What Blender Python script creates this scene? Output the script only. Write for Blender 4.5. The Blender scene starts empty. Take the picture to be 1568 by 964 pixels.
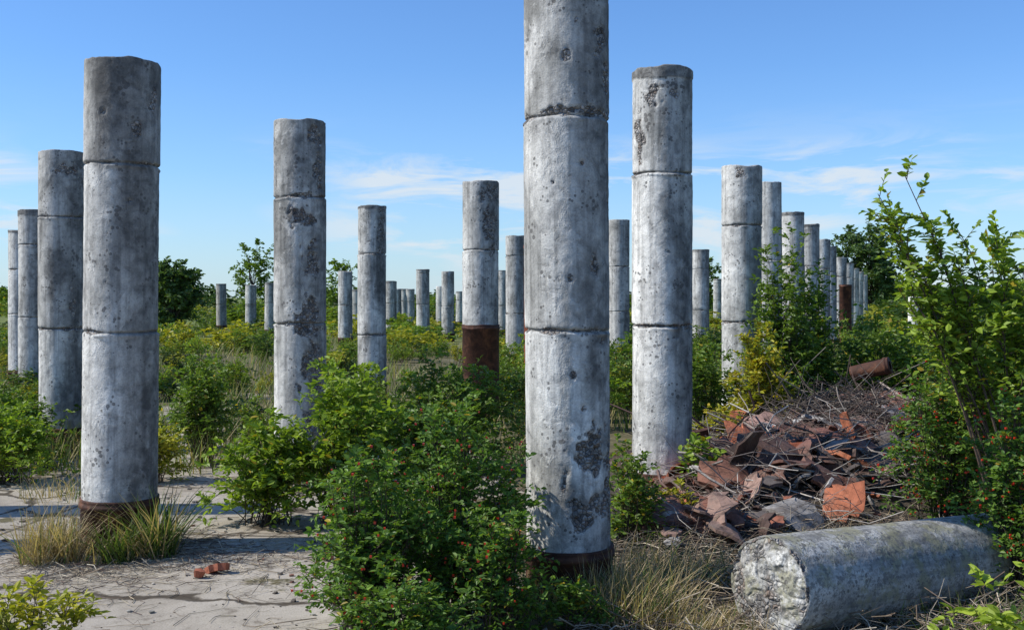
import bpy, math
import numpy as np
from mathutils import Vector, Euler
rng = np.random.default_rng(7)
sc = bpy.context.scene
R_ = math.radians

# ---------------------------------------------------------------- numpy helpers
def norm(v):
    return v / (np.linalg.norm(v, axis=-1, keepdims=True) + 1e-9)

def vnoise(P, scale, seed=0):
    P = np.asarray(P, float) * scale + seed * 17.31
    i = np.floor(P).astype(np.int64); f = P - i
    f = f * f * (3 - 2 * f)
    def h(ix, iy, iz):
        n = (ix * 374761393 + iy * 668265263 + iz * 2147483647 + seed * 144665) & 0xffffffff
        n = ((n ^ (n >> 13)) * 1274126177) & 0xffffffff
        n = n ^ (n >> 16)
        return (n & 0xffff) / 32767.5 - 1.0
    r = 0
    for dx in (0, 1):
        for dy in (0, 1):
            for dz in (0, 1):
                w = (f[..., 0] if dx else 1 - f[..., 0]) * (f[..., 1] if dy else 1 - f[..., 1]) * (f[..., 2] if dz else 1 - f[..., 2])
                r = r + w * h(i[..., 0] + dx, i[..., 1] + dy, i[..., 2] + dz)
    return r

def fbm(P, scale, seed=0, o=4):
    s = 0; a = 1
    for k in range(o):
        s = s + a * vnoise(P, scale * 2 ** k, seed + k); a *= .5
    return s / 1.9

class MB:
    def __init__(s):
        s.v = []; s.q = []; s.c = []; s.m = []; s.n = 0
    def add(s, v, q, c, m):
        v = v.reshape(-1, 3); q = q.reshape(-1, 4)
        s.v.append(v); s.q.append(q + s.n); s.c.append(np.broadcast_to(c, v.shape).reshape(-1, 3))
        s.m.append(np.full(len(q), m, np.int32)); s.n += len(v)
    def arrays(s):
        return np.concatenate(s.v), np.concatenate(s.q), np.concatenate(s.c), np.concatenate(s.m)
    def put(s, arr, pos, rot, scl, tint=1.0):
        v, q, c, m = arr
        cs, sn = math.cos(rot), math.sin(rot)
        M = np.array([[cs, sn, 0], [-sn, cs, 0], [0, 0, 1]])
        s.v.append((v * np.asarray(scl)) @ M + np.asarray(pos)); s.q.append(q + s.n)
        s.c.append(c * tint); s.m.append(m); s.n += len(v)
    def build(s, name, mats, smooth=False):
        v, q, c, m = s.arrays()
        me = bpy.data.meshes.new(name)
        me.vertices.add(len(v)); me.vertices.foreach_set("co", v.astype(np.float32).ravel())
        me.loops.add(len(q) * 4); me.loops.foreach_set("vertex_index", q.astype(np.int32).ravel())
        me.polygons.add(len(q)); me.polygons.foreach_set("loop_start", np.arange(0, len(q) * 4, 4, dtype=np.int32))
        me.polygons.foreach_set("material_index", m)
        me.update(calc_edges=True)
        me.polygons.foreach_set("use_smooth", np.full(len(q), smooth))
        at = me.color_attributes.new("Col", 'FLOAT_COLOR', 'POINT')
        at.data.foreach_set("color", np.concatenate([c, np.ones((len(c), 1))], 1).astype(np.float32).ravel())
        for mt in mats: me.materials.append(mt)
        o = bpy.data.objects.new(name, me); sc.collection.objects.link(o)
        return o

def empty(name, loc=(0, 0, 0)):
    o = bpy.data.objects.new(name, None); o.location = loc
    sc.collection.objects.link(o); return o

LT = np.array([[0, 0, 0], [.28, -.46, .10], [.66, -.38, .08], [1, 0, -.10], [.66, .38, .08], [.28, .46, .10]])
def leaves(mb, P, D, N, L, W, C, mat=1):
    D = norm(D); S = norm(np.cross(N, D)); N = np.cross(D, S)
    n = len(P)
    t = LT[None]
    V = P[:, None] + D[:, None] * (t[..., 0:1] * L[:, None, None]) + S[:, None] * (t[..., 1:2] * W[:, None, None]) + N[:, None] * (t[..., 2:3] * W[:, None, None] * 1.6)
    q = np.array([[0, 1, 2, 3], [0, 3, 4, 5]])[None] + (np.arange(n) * 6)[:, None, None]
    mb.add(V, q, np.repeat(C[:, None], 6, 1).reshape(-1, 3), mat)

def tubes(mb, P, r, C, mat=0, sides=4):
    n, k, _ = P.shape
    T = norm(np.gradient(P, axis=1))
    ref = np.where(np.abs(T[..., 2:3]) > .8, np.array([1., 0, 0]), np.array([0, 0, 1.]))
    U = norm(np.cross(T, ref)); Vv = np.cross(T, U)
    a = np.arange(sides) * 2 * np.pi / sides
    V = P[:, :, None] + r[:, :, None, None] * (U[:, :, None] * np.cos(a)[None, None, :, None] + Vv[:, :, None] * np.sin(a)[None, None, :, None])
    idx = np.arange(n * k * sides).reshape(n, k, sides)
    A = idx[:, :-1]; B = idx[:, 1:]
    q = np.stack([A, np.roll(A, -1, 2), np.roll(B, -1, 2), B], -1)
    C = np.broadcast_to(np.asarray(C).reshape(-1, 1, 1, 3), (n, k, sides, 3))
    mb.add(V, q, C.reshape(-1, 3), mat)

SPH = norm(np.array([[x, y, z] for x in (-1, 1) for y in (-1, 1) for z in (-1, 1)], float))
SPQ = np.array([[0, 1, 3, 2], [4, 6, 7, 5], [0, 4, 5, 1], [2, 3, 7, 6], [0, 2, 6, 4], [1, 5, 7, 3]])
def berries(mb, P, r, mat=2):
    n = len(P)
    V = P[:, None] + SPH[None] * np.asarray(r).reshape(-1, 1, 1)
    q = SPQ[None] + (np.arange(n) * 8)[:, None, None]
    mb.add(V, q, np.array([.5, .02, .01]), mat)

def lerp_poly(S, t):
    n, k, _ = S.shape
    x = t * (k - 1); i = np.clip(np.floor(x).astype(int), 0, k - 2); f = (x - i)[..., None]
    ar = np.arange(n)[:, None]
    a = S[ar, i]; b = S[ar, i + 1]
    return a + (b - a) * f, norm(b - a)

PAL_GREEN = [(.06, .12, .018), (.20, .29, .04)]
PAL_ROSE = [(.05, .12, .022), (.19, .30, .045)]
PAL_LIGHT = [(.11, .19, .022), (.32, .42, .05)]
PAL_YEL = [(.16, .21, .025), (.50, .44, .04)]
PAL_DARK = [(.026, .06, .016), (.08, .14, .032)]

def grow(mb, stems, rad0, ntw, twl, nlf, ls, pal, tmin=.25, aspect=.55, berry=0, yellow=.03, bark=(.07, .05, .035), droop=.2, up=.3, sides=3):
    n, k, _ = stems.shape
    rr = rad0 * np.linspace(1, .25, k)[None] * rng.uniform(.7, 1.2, (n, 1))
    tubes(mb, stems, rr, np.array(bark), 0, sides)
    t = rng.uniform(tmin, 1, (n, ntw)); t[:, 0] = .99
    P, T = lerp_poly(stems, t)
    rd = norm(rng.normal(size=P.shape))
    D = norm(T * .6 + rd * .85 + np.array([0, 0, up]))
    L = twl * rng.uniform(.5, 1.25, (n, ntw, 1)) * (1.15 - .5 * t[..., None])
    A = P; Bm = P + D * L * .5; E = P + D * L + np.array([0, 0, -droop]) * L
    tw = np.stack([A, Bm, E], 2).reshape(-1, 3, 3)
    tubes(mb, tw, np.full((len(tw), 3), rad0 * .35) * np.array([1, .7, .35]), np.array(bark), 0, 3)
    s = np.tile(np.linspace(.15, 1, nlf), (len(tw), 1)) + rng.uniform(-.06, .06, (len(tw), nlf))
    s = np.clip(s, 0, 1)
    LP, LTn = lerp_poly(tw, s)
    side = norm(np.cross(LTn, np.array([0, 0, 1.])) + 1e-4)
    sg = np.where(np.arange(nlf) % 2 == 0, 1., -1.)[None, :, None]
    LD = norm(LTn * .55 + side * sg * .9 + rng.normal(size=LP.shape) * .35)
    LN = norm(np.array([-.3, 0, 1.]) * .9 + rng.normal(size=LP.shape) * .5)
    cn = np.repeat(rng.uniform(0, 1, (n, 1)), ntw * nlf, 1).reshape(-1)
    u = np.clip(.35 * cn + .65 * rng.uniform(0, 1, cn.shape), 0, 1)[:, None]
    C = np.array(pal[0]) * (1 - u) + np.array(pal[1]) * u
    C = C * rng.uniform(.8, 1.2, (len(C), 1))
    yl = rng.uniform(0, 1, len(C)) < yellow
    C[yl] = np.array([.42, .32, .03]) * rng.uniform(.5, 1.1, (yl.sum(), 1))
    sz = ls * rng.uniform(.55, 1.2, len(C))
    leaves(mb, LP.reshape(-1, 3), LD.reshape(-1, 3), LN.reshape(-1, 3), sz, sz * aspect * rng.uniform(.8, 1.15, len(C)), C)
    if berry:
        tt = tw[:n * ntw].reshape(n, ntw, 3, 3)
        cand = np.concatenate([tt[:, :3, 2].reshape(-1, 3), tw[rng.choice(len(tw), n * 2), 2]])
        ends = cand[rng.choice(len(cand), berry)] + rng.normal(size=(berry, 3)) * .018
        berries(mb, ends, rng.uniform(.005, .0095, berry))

def dome_stems(cx, cy, rx, ry, h, n, k=7, base=.18, arch=.35, z0=0, bias=.45):
    ph = rng.uniform(0, 2 * np.pi, n); el = np.arccos(rng.uniform(0, 1, n) ** (1 - bias) * .98)
    lobes = 1 + .16 * np.sin(ph * 3 + rng.uniform(0, 6)) + .12 * np.sin(ph * 5 + rng.uniform(0, 6))
    q = rng.uniform(.68, 1.10, n) * lobes
    E = np.stack([cx + rx * np.sin(el) * np.cos(ph) * q, cy + ry * np.sin(el) * np.sin(ph) * q, z0 + h * (np.cos(el) * .92 + .08) * rng.uniform(.72, 1.10, n)], 1)
    B = np.stack([cx + rng.normal(size=n) * rx * base, cy + rng.normal(size=n) * ry * base, np.full(n, z0)], 1)
    Mp = B * .55 + E * .45; Mp[:, 2] = z0 + (E[:, 2] - z0) * (.5 + arch) + .05 * h
    t = np.linspace(0, 1, k)[None, :, None]
    S = B[:, None] * (1 - t) ** 2 + 2 * Mp[:, None] * t * (1 - t) + E[:, None] * t ** 2
    S += rng.normal(size=S.shape) * .012 * h * t
    return S

def grass(mb, P, H, W, C, lean=.4, mat=1, curl=.5):
    n = len(P)
    ph = rng.uniform(0, 2 * np.pi, n)
    d = np.stack([np.cos(ph), np.sin(ph), np.zeros(n)], 1); s = np.stack([-np.sin(ph + .6), np.cos(ph + .6), np.zeros(n)], 1)
    ln = lean * rng.uniform(.2, 1.3, n)
    rows = []
    for t, w in ((0, 1), (.4, .8), (.75, .5), (1, .08)):
        off = d * (ln * t + curl * ln * t * t)[:, None] * H[:, None]
        z = (t - .35 * ln * t * t) * H
        c = P + off; c = c + np.array([0, 0, 1.]) * z[:, None]
        rows += [c - s * (W * w)[:, None], c + s * (W * w)[:, None]]
    V = np.stack(rows, 1)
    q = np.array([[0, 1, 3, 2], [2, 3, 5, 4], [4, 5, 7, 6]])[None] + (np.arange(n) * 8)[:, None, None]
    mb.add(V, q, np.repeat(C[:, None], 8, 1).reshape(-1, 3), mat)

# ---------------------------------------------------------------- materials
def mat(name):
    m = bpy.data.materials.new(name); m.use_nodes = True
    nt = m.node_tree; nt.nodes.clear()
    out = nt.nodes.new('ShaderNodeOutputMaterial')
    return m, nt, out
def N(nt, t, **kw):
    n = nt.nodes.new(t)
    for k, v in kw.items(): setattr(n, k, v)
    return n
def ramp(nt, fac, stops, interp='LINEAR'):
    r = nt.nodes.new('ShaderNodeValToRGB'); r.color_ramp.interpolation = interp
    e = r.color_ramp.elements
    while len(e) < len(stops): e.new(.5)
    for x, (p, c) in zip(e, stops):
        x.position = p; x.color = (*c, 1) if len(c) == 3 else c
    nt.links.new(fac, r.inputs[0]); return r.outputs[0]
def mix(nt, f, a, b, bt='MIX'):
    m = nt.nodes.new('ShaderNodeMix'); m.data_type = 'RGBA'; m.blend_type = bt
    for s, v in ((0, f), (6, a), (7, b)):
        if hasattr(v, 'links'): nt.links.new(v, m.inputs[s])
        else: m.inputs[s].default_value = v if s == 0 else ((*v, 1) if len(v) == 3 else v)
    return m.outputs[2]
def math_(nt, op, a, b=0.0):
    m = nt.nodes.new('ShaderNodeMath'); m.operation = op
    for s, v in ((0, a), (1, b)):
        if hasattr(v, 'links'): nt.links.new(v, m.inputs[s])
        else: m.inputs[s].default_value = v
    return m.outputs[0]
def noise(nt, vec, scale, detail=5, rough=.6, dist=0):
    n = N(nt, 'ShaderNodeTexNoise'); n.inputs['Scale'].default_value = scale; n.inputs['Detail'].default_value = detail
    n.inputs['Roughness'].default_value = rough; n.inputs['Distortion'].default_value = dist
    nt.links.new(vec, n.inputs['Vector']); return n.outputs[0]
def mapping(nt, vec, s=(1, 1, 1), l=(0, 0, 0)):
    m = N(nt, 'ShaderNodeMapping'); m.inputs['Scale'].default_value = s; m.inputs['Location'].default_value = l
    nt.links.new(vec, m.inputs[0]); return m.outputs[0]
def finish(nt, out, col, rough=.9, bumps=(), spec=.3):
    # bumps: (height output, amplitude in metres), summed into one bump node
    b = N(nt, 'ShaderNodeBsdfPrincipled'); b.inputs['Roughness'].default_value = rough
    b.inputs['Specular IOR Level'].default_value = spec
    nt.links.new(col, b.inputs['Base Color'])
    tot = None
    for h, d in bumps:
        x = math_(nt, 'MULTIPLY', h, d)
        tot = x if tot is None else math_(nt, 'ADD', tot, x)
    if tot is not None:
        bp = N(nt, 'ShaderNodeBump'); bp.inputs['Strength'].default_value = 1; bp.inputs['Distance'].default_value = 1
        nt.links.new(tot, bp.inputs['Height']); nt.links.new(bp.outputs[0], b.inputs['Normal'])
    nt.links.new(b.outputs[0], out.inputs[0]); return b

def leaf_mat(name, trans=.35, rough=.45):
    m, nt, out = mat(name)
    a = N(nt, 'ShaderNodeVertexColor', layer_name="Col").outputs[0]
    b = N(nt, 'ShaderNodeBsdfPrincipled'); b.inputs['Roughness'].default_value = rough; b.inputs['Specular IOR Level'].default_value = .3
    nt.links.new(a, b.inputs['Base Color'])
    t = N(nt, 'ShaderNodeBsdfTranslucent')
    nt.links.new(mix(nt, 1.0, a, (1.5, 1.55, .6), 'MULTIPLY'), t.inputs[0])
    ms = N(nt, 'ShaderNodeMixShader'); ms.inputs[0].default_value = trans
    nt.links.new(b.outputs[0], ms.inputs[1]); nt.links.new(t.outputs[0], ms.inputs[2])
    nt.links.new(ms.outputs[0], out.inputs[0]); return m
def attr_mat(name, rough=.85, nscale=40, amt=.5, bump=.003):
    m, nt, out = mat(name)
    a = N(nt, 'ShaderNodeVertexColor', layer_name="Col").outputs[0]
    tc = N(nt, 'ShaderNodeTexCoord').outputs['Object']
    n = noise(nt, tc, nscale, 4)
    c = mix(nt, 1.0, a, ramp(nt, n, [(.3, (1 - amt,) * 3), (.7, (1 + amt * .6,) * 3)]), 'MULTIPLY')
    finish(nt, out, c, rough, [(n, bump)] if bump else ()); return m

LEAF = leaf_mat("leaf_green"); GRASSM = leaf_mat("grass_blade", .25, .6)
BARK = attr_mat("bark", .9, 60, .4, 0)
m, nt, out = mat("rose_hip_red")
b = N(nt, 'ShaderNodeBsdfPrincipled'); b.inputs['Base Color'].default_value = (.62, .035, .012, 1); b.inputs['Roughness'].default_value = .3
nt.links.new(b.outputs[0], out.inputs[0]); HIP = m
PM = [BARK, LEAF, HIP]
TWIG = attr_mat("dead_twig", .9, 50, .35, 0)
m, nt, out = mat("clay_tile")
a = N(nt, 'ShaderNodeVertexColor', layer_name="Col").outputs[0]
tc = N(nt, 'ShaderNodeTexCoord').outputs['Object']
n1 = noise(nt, tc, 9, 6, .72, .4); n2 = noise(nt, mapping(nt, tc, (1, 1, 1), (5, 5, 5)), 5, 5, .7)
c = mix(nt, 1.0, a, ramp(nt, n1, [(.34, (.25,) * 3), (.5, (.95,) * 3), (.66, (1.35,) * 3)]), 'MULTIPLY')
c = mix(nt, ramp(nt, n2, [(.54, (0, 0, 0)), (.64, (.6,) * 3)]), c, (.16, .13, .105))
finish(nt, out, c, .8, [(n1, .01)]); SHARD = m

# column concrete: Col.r = damage, Col.g = tone, Col.b = dark weathering plus painted flank shade
def concrete(name, lichen=0.0):
    m, nt, out = mat(name)
    a = N(nt, 'ShaderNodeVertexColor', layer_name="Col").outputs[0]
    sp = N(nt, 'ShaderNodeSeparateColor'); nt.links.new(a, sp.inputs[0])
    dmg, tone, dark = sp.outputs
    tc0 = N(nt, 'ShaderNodeTexCoord').outputs['Object']
    oi = N(nt, 'ShaderNodeObjectInfo')
    vadd = N(nt, 'ShaderNodeVectorMath', operation='ADD'); nt.links.new(tc0, vadd.inputs[0])
    cmb = N(nt, 'ShaderNodeCombineXYZ'); r37 = math_(nt, 'MULTIPLY', oi.outputs['Random'], 37.)
    for i in range(3): nt.links.new(r37, cmb.inputs[i])
    nt.links.new(cmb.outputs[0], vadd.inputs[1]); tc = vadd.outputs[0]
    big = noise(nt, mapping(nt, tc, (1, 1, .45)), 3.2, 5, .62, .7)
    mid = noise(nt, tc, 13, 5, .66, .4)
    fine = noise(nt, tc, 110, 2, .6)
    streak = noise(nt, mapping(nt, tc, (1, 1, .05)), 22, 3, .6)
    base = ramp(nt, big, [(.32, (.26, .255, .235)), (.45, (.46, .45, .415)), (.56, (.61, .595, .55)), (.68, (.74, .72, .66))])
    flk = noise(nt, mapping(nt, tc, (1, 1, .7), (3, 1, 7)), 5, 6, .66, .3)
    flm = ramp(nt, flk, [(.55, (0, 0, 0)), (.58, (1, 1, 1))])
    base = mix(nt, math_(nt, 'MULTIPLY', flm, .38), base, (.80, .78, .72))
    base = mix(nt, .55, base, ramp(nt, mid, [(.34, (.34, .34, .34)), (.48, (.92, .92, .91)), (.66, (1.22, 1.22, 1.2))]), 'MULTIPLY')
    base = mix(nt, .5, base, ramp(nt, streak, [(.36, (.36, .36, .36)), (.52, (1.0, 1.0, 1.0)), (.7, (1.1, 1.1, 1.08))]), 'MULTIPLY')
    base = mix(nt, .35, base, ramp(nt, fine, [(.33, (.5, .5, .5)), (.6, (1.15, 1.15, 1.15))]), 'MULTIPLY')
    tcol = N(nt, 'ShaderNodeCombineColor')
    for i in range(3): nt.links.new(tone, tcol.inputs[i])
    tb = mix(nt, 1.0, (2, 2, 2), tcol.outputs[0], 'MULTIPLY')
    base = mix(nt, 1.0, base, tb, 'MULTIPLY')
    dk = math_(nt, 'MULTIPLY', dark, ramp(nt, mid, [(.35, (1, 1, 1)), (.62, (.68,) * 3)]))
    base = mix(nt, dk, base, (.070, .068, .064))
    if lichen:
        ln = noise(nt, mapping(nt, tc, (1, 1, 1), (9, 2, 4)), 7, 5, .75)
        base = mix(nt, math_(nt, 'MULTIPLY', ramp(nt, ln, [(.48, (0, 0, 0)), (.58, (1, 1, 1))]), lichen), base, (.25, .235, .13))
        base = mix(nt, ramp(nt, noise(nt, tc, 26, 5, .8), [(.50, (0, 0, 0)), (.58, (.75,) * 3)]), base, (.12, .118, .11))
    vo = N(nt, 'ShaderNodeTexVoronoi'); vo.inputs['Scale'].default_value = 30; nt.links.new(tc, vo.inputs['Vector'])
    vr = noise(nt, tc, 7, 1)
    pit = math_(nt, 'LESS_THAN', vo.outputs['Distance'], math_(nt, 'MULTIPLY', math_(nt, 'SUBTRACT', vr, .47), 1.6))
    base = mix(nt, math_(nt, 'MULTIPLY', pit, .7), base, (.09, .085, .08))
    va = N(nt, 'ShaderNodeTexVoronoi'); va.inputs['Scale'].default_value = 46; nt.links.new(tc, va.inputs['Vector'])
    ve = N(nt, 'ShaderNodeTexVoronoi', feature='DISTANCE_TO_EDGE'); ve.inputs['Scale'].default_value = 46; nt.links.new(tc, ve.inputs['Vector'])
    sc2 = N(nt, 'ShaderNodeSeparateColor'); nt.links.new(va.outputs['Color'], sc2.inputs[0])
    agg = ramp(nt, sc2.outputs[0], [(0, (.14, .13, .12)), (.3, (.28, .265, .245)), (.55, (.42, .40, .37)), (.75, (.25, .19, .15)), (1, (.56, .54, .50))])
    agg = mix(nt, 1.0, agg, ramp(nt, ve.outputs['Distance'], [(0, (.35,) * 3), (.14, (1,) * 3)]), 'MULTIPLY')
    agg = mix(nt, .5, agg, ramp(nt, mid, [(.38, (.3,) * 3), (.58, (1.1,) * 3)]), 'MULTIPLY')
    dm = ramp(nt, dmg, [(.18, (0, 0, 0)), (.40, (1, 1, 1))])
    col = mix(nt, dm, base, agg)
    finish(nt, out, col, .92, [(mid, .007), (flm, .0015), (fine, .0012), (pit, -.004), (math_(nt, 'MULTIPLY', ve.outputs['Distance'], dm), .022)], .2)
    return m
CONC = concrete("weathered_concrete"); CONCL = concrete("lichened_concrete", .7)

m, nt, out = mat("rusty_steel")
tc = N(nt, 'ShaderNodeTexCoord').outputs['Object']
n1 = noise(nt, tc, 7, 5, .7, .5)
c = ramp(nt, n1, [(.3, (.03, .015, .010)), (.5, (.075, .032, .02)), (.7, (.19, .08, .04))])
finish(nt, out, c, .75, [(n1, .012)]); RUST = m
m, nt, out = mat("red_rusty_pipe")
tc = N(nt, 'ShaderNodeTexCoord').outputs['Object']
n1 = noise(nt, tc, 5, 5, .7, .5)
finish(nt, out, ramp(nt, n1, [(.3, (.13, .04, .022)), (.7, (.30, .09, .045))]), .8, [(n1, .01)]); REDR = m

# ground
m, nt, out = mat("old_concrete_slab_ground")
pos = N(nt, 'ShaderNodeNewGeometry').outputs['Position']
sx = N(nt, 'ShaderNodeSeparateXYZ'); nt.links.new(pos, sx.inputs[0])
g1 = noise(nt, pos, .9, 5, .65, .5); g2 = noise(nt, pos, 6, 6, .74, .3); g3 = noise(nt, pos, 100, 2, .7)
slab = ramp(nt, g1, [(.3, (.30, .26, .205)), (.5, (.41, .365, .295)), (.7, (.50, .45, .375))])
slab = mix(nt, .8, slab, ramp(nt, g2, [(.34, (.42, .39, .36)), (.44, (.92, .92, .92)), (.7, (1.12, 1.12, 1.12))]), 'MULTIPLY')
slab = mix(nt, .5, slab, ramp(nt, g3, [(.32, (.45, .42, .4)), (.5, (1, 1, 1)), (.7, (1.15, 1.15, 1.15))]), 'MULTIPLY')
cv = N(nt, 'ShaderNodeTexVoronoi', feature='DISTANCE_TO_EDGE'); cv.inputs['Scale'].default_value = .6
dv = N(nt, 'ShaderNodeVectorMath', operation='ADD'); nt.links.new(pos, dv.inputs[0])
nn = N(nt, 'ShaderNodeTexNoise'); nn.inputs['Scale'].default_value = 2.5; nn.inputs['Detail'].default_value = 5; nt.links.new(pos, nn.inputs['Vector'])
sv = N(nt, 'ShaderNodeVectorMath', operation='SCALE'); sv.inputs['Scale'].default_value = .5; nt.links.new(nn.outputs['Color'], sv.inputs[0])
nt.links.new(sv.outputs[0], dv.inputs[1]); nt.links.new(dv.outputs[0], cv.inputs['Vector'])
crack = ramp(nt, cv.outputs['Distance'], [(0, (1, 1, 1)), (.010, (.9,) * 3), (.020, (0, 0, 0))])
jy = math_(nt, 'ABSOLUTE', math_(nt, 'SUBTRACT', math_(nt, 'FRACT', math_(nt, 'DIVIDE', math_(nt, 'ADD', sx.outputs[1], math_(nt, 'MULTIPLY', sx.outputs[0], .12)), 2.9)), .5))
jx = math_(nt, 'ABSOLUTE', math_(nt, 'SUBTRACT', math_(nt, 'FRACT', math_(nt, 'DIVIDE', math_(nt, 'ADD', sx.outputs[0], math_(nt, 'MULTIPLY', sx.outputs[1], -.12)), 2.9)), .5))
jn = math_(nt, 'MINIMUM', jy, jx)
jn = math_(nt, 'SUBTRACT', jn, math_(nt, 'MULTIPLY', math_(nt, 'SUBTRACT', g2, .45), .016))
jm = ramp(nt, jn, [(.003, (1, 1, 1)), (.006, (0, 0, 0))])
ck = math_(nt, 'MAXIMUM', crack, jm)
slab = mix(nt, ck, slab, (.075, .06, .042))
soilc = ramp(nt, g2, [(.3, (.055, .05, .025)), (.55, (.14, .12, .06)), (.75, (.26, .21, .14))])
ym = math_(nt, 'MULTIPLY', math_(nt, 'SUBTRACT', sx.outputs[1], 9.), .035)
ym = math_(nt, 'MINIMUM', math_(nt, 'MAXIMUM', ym, 0), .45)
xm = math_(nt, 'MINIMUM', math_(nt, 'MAXIMUM', math_(nt, 'MULTIPLY', math_(nt, 'ADD', sx.outputs[0], .6), .5), 0), .5)
mk = math_(nt, 'ADD', math_(nt, 'ADD', math_(nt, 'MULTIPLY', math_(nt, 'SUBTRACT', noise(nt, pos, .9, 6, .7), .5), 1.8), ym), math_(nt, 'ADD', xm, .29))
mk = ramp(nt, mk, [(.44, (0, 0, 0)), (.52, (1, 1, 1))])
col = mix(nt, mk, slab, soilc)
far = ramp(nt, noise(nt, mapping(nt, pos, (1, .3, 1)), .12, 4), [(.35, (.09, .13, .025)), (.55, (.17, .20, .05)), (.7, (.26, .25, .09))])
fm = math_(nt, 'MULTIPLY', math_(nt, 'SUBTRACT', sx.outputs[1], 28.), .05)
fm = math_(nt, 'MINIMUM', math_(nt, 'MAXIMUM', fm, 0), 1)
col = mix(nt, fm, col, far)
finish(nt, out, col, .95, [(g2, .005), (g3, .0013), (ck, -.008), (mk, .008)], .2)
GROUND = m

me = bpy.data.meshes.new("ground")
me.from_pydata([(-1500, -300, 0), (1500, -300, 0), (1500, 3000, 0), (-1500, 3000, 0)], [], [(0, 1, 2, 3)])
me.materials.append(GROUND)
go = bpy.data.objects.new("ground", me); sc.collection.objects.link(go)

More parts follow.
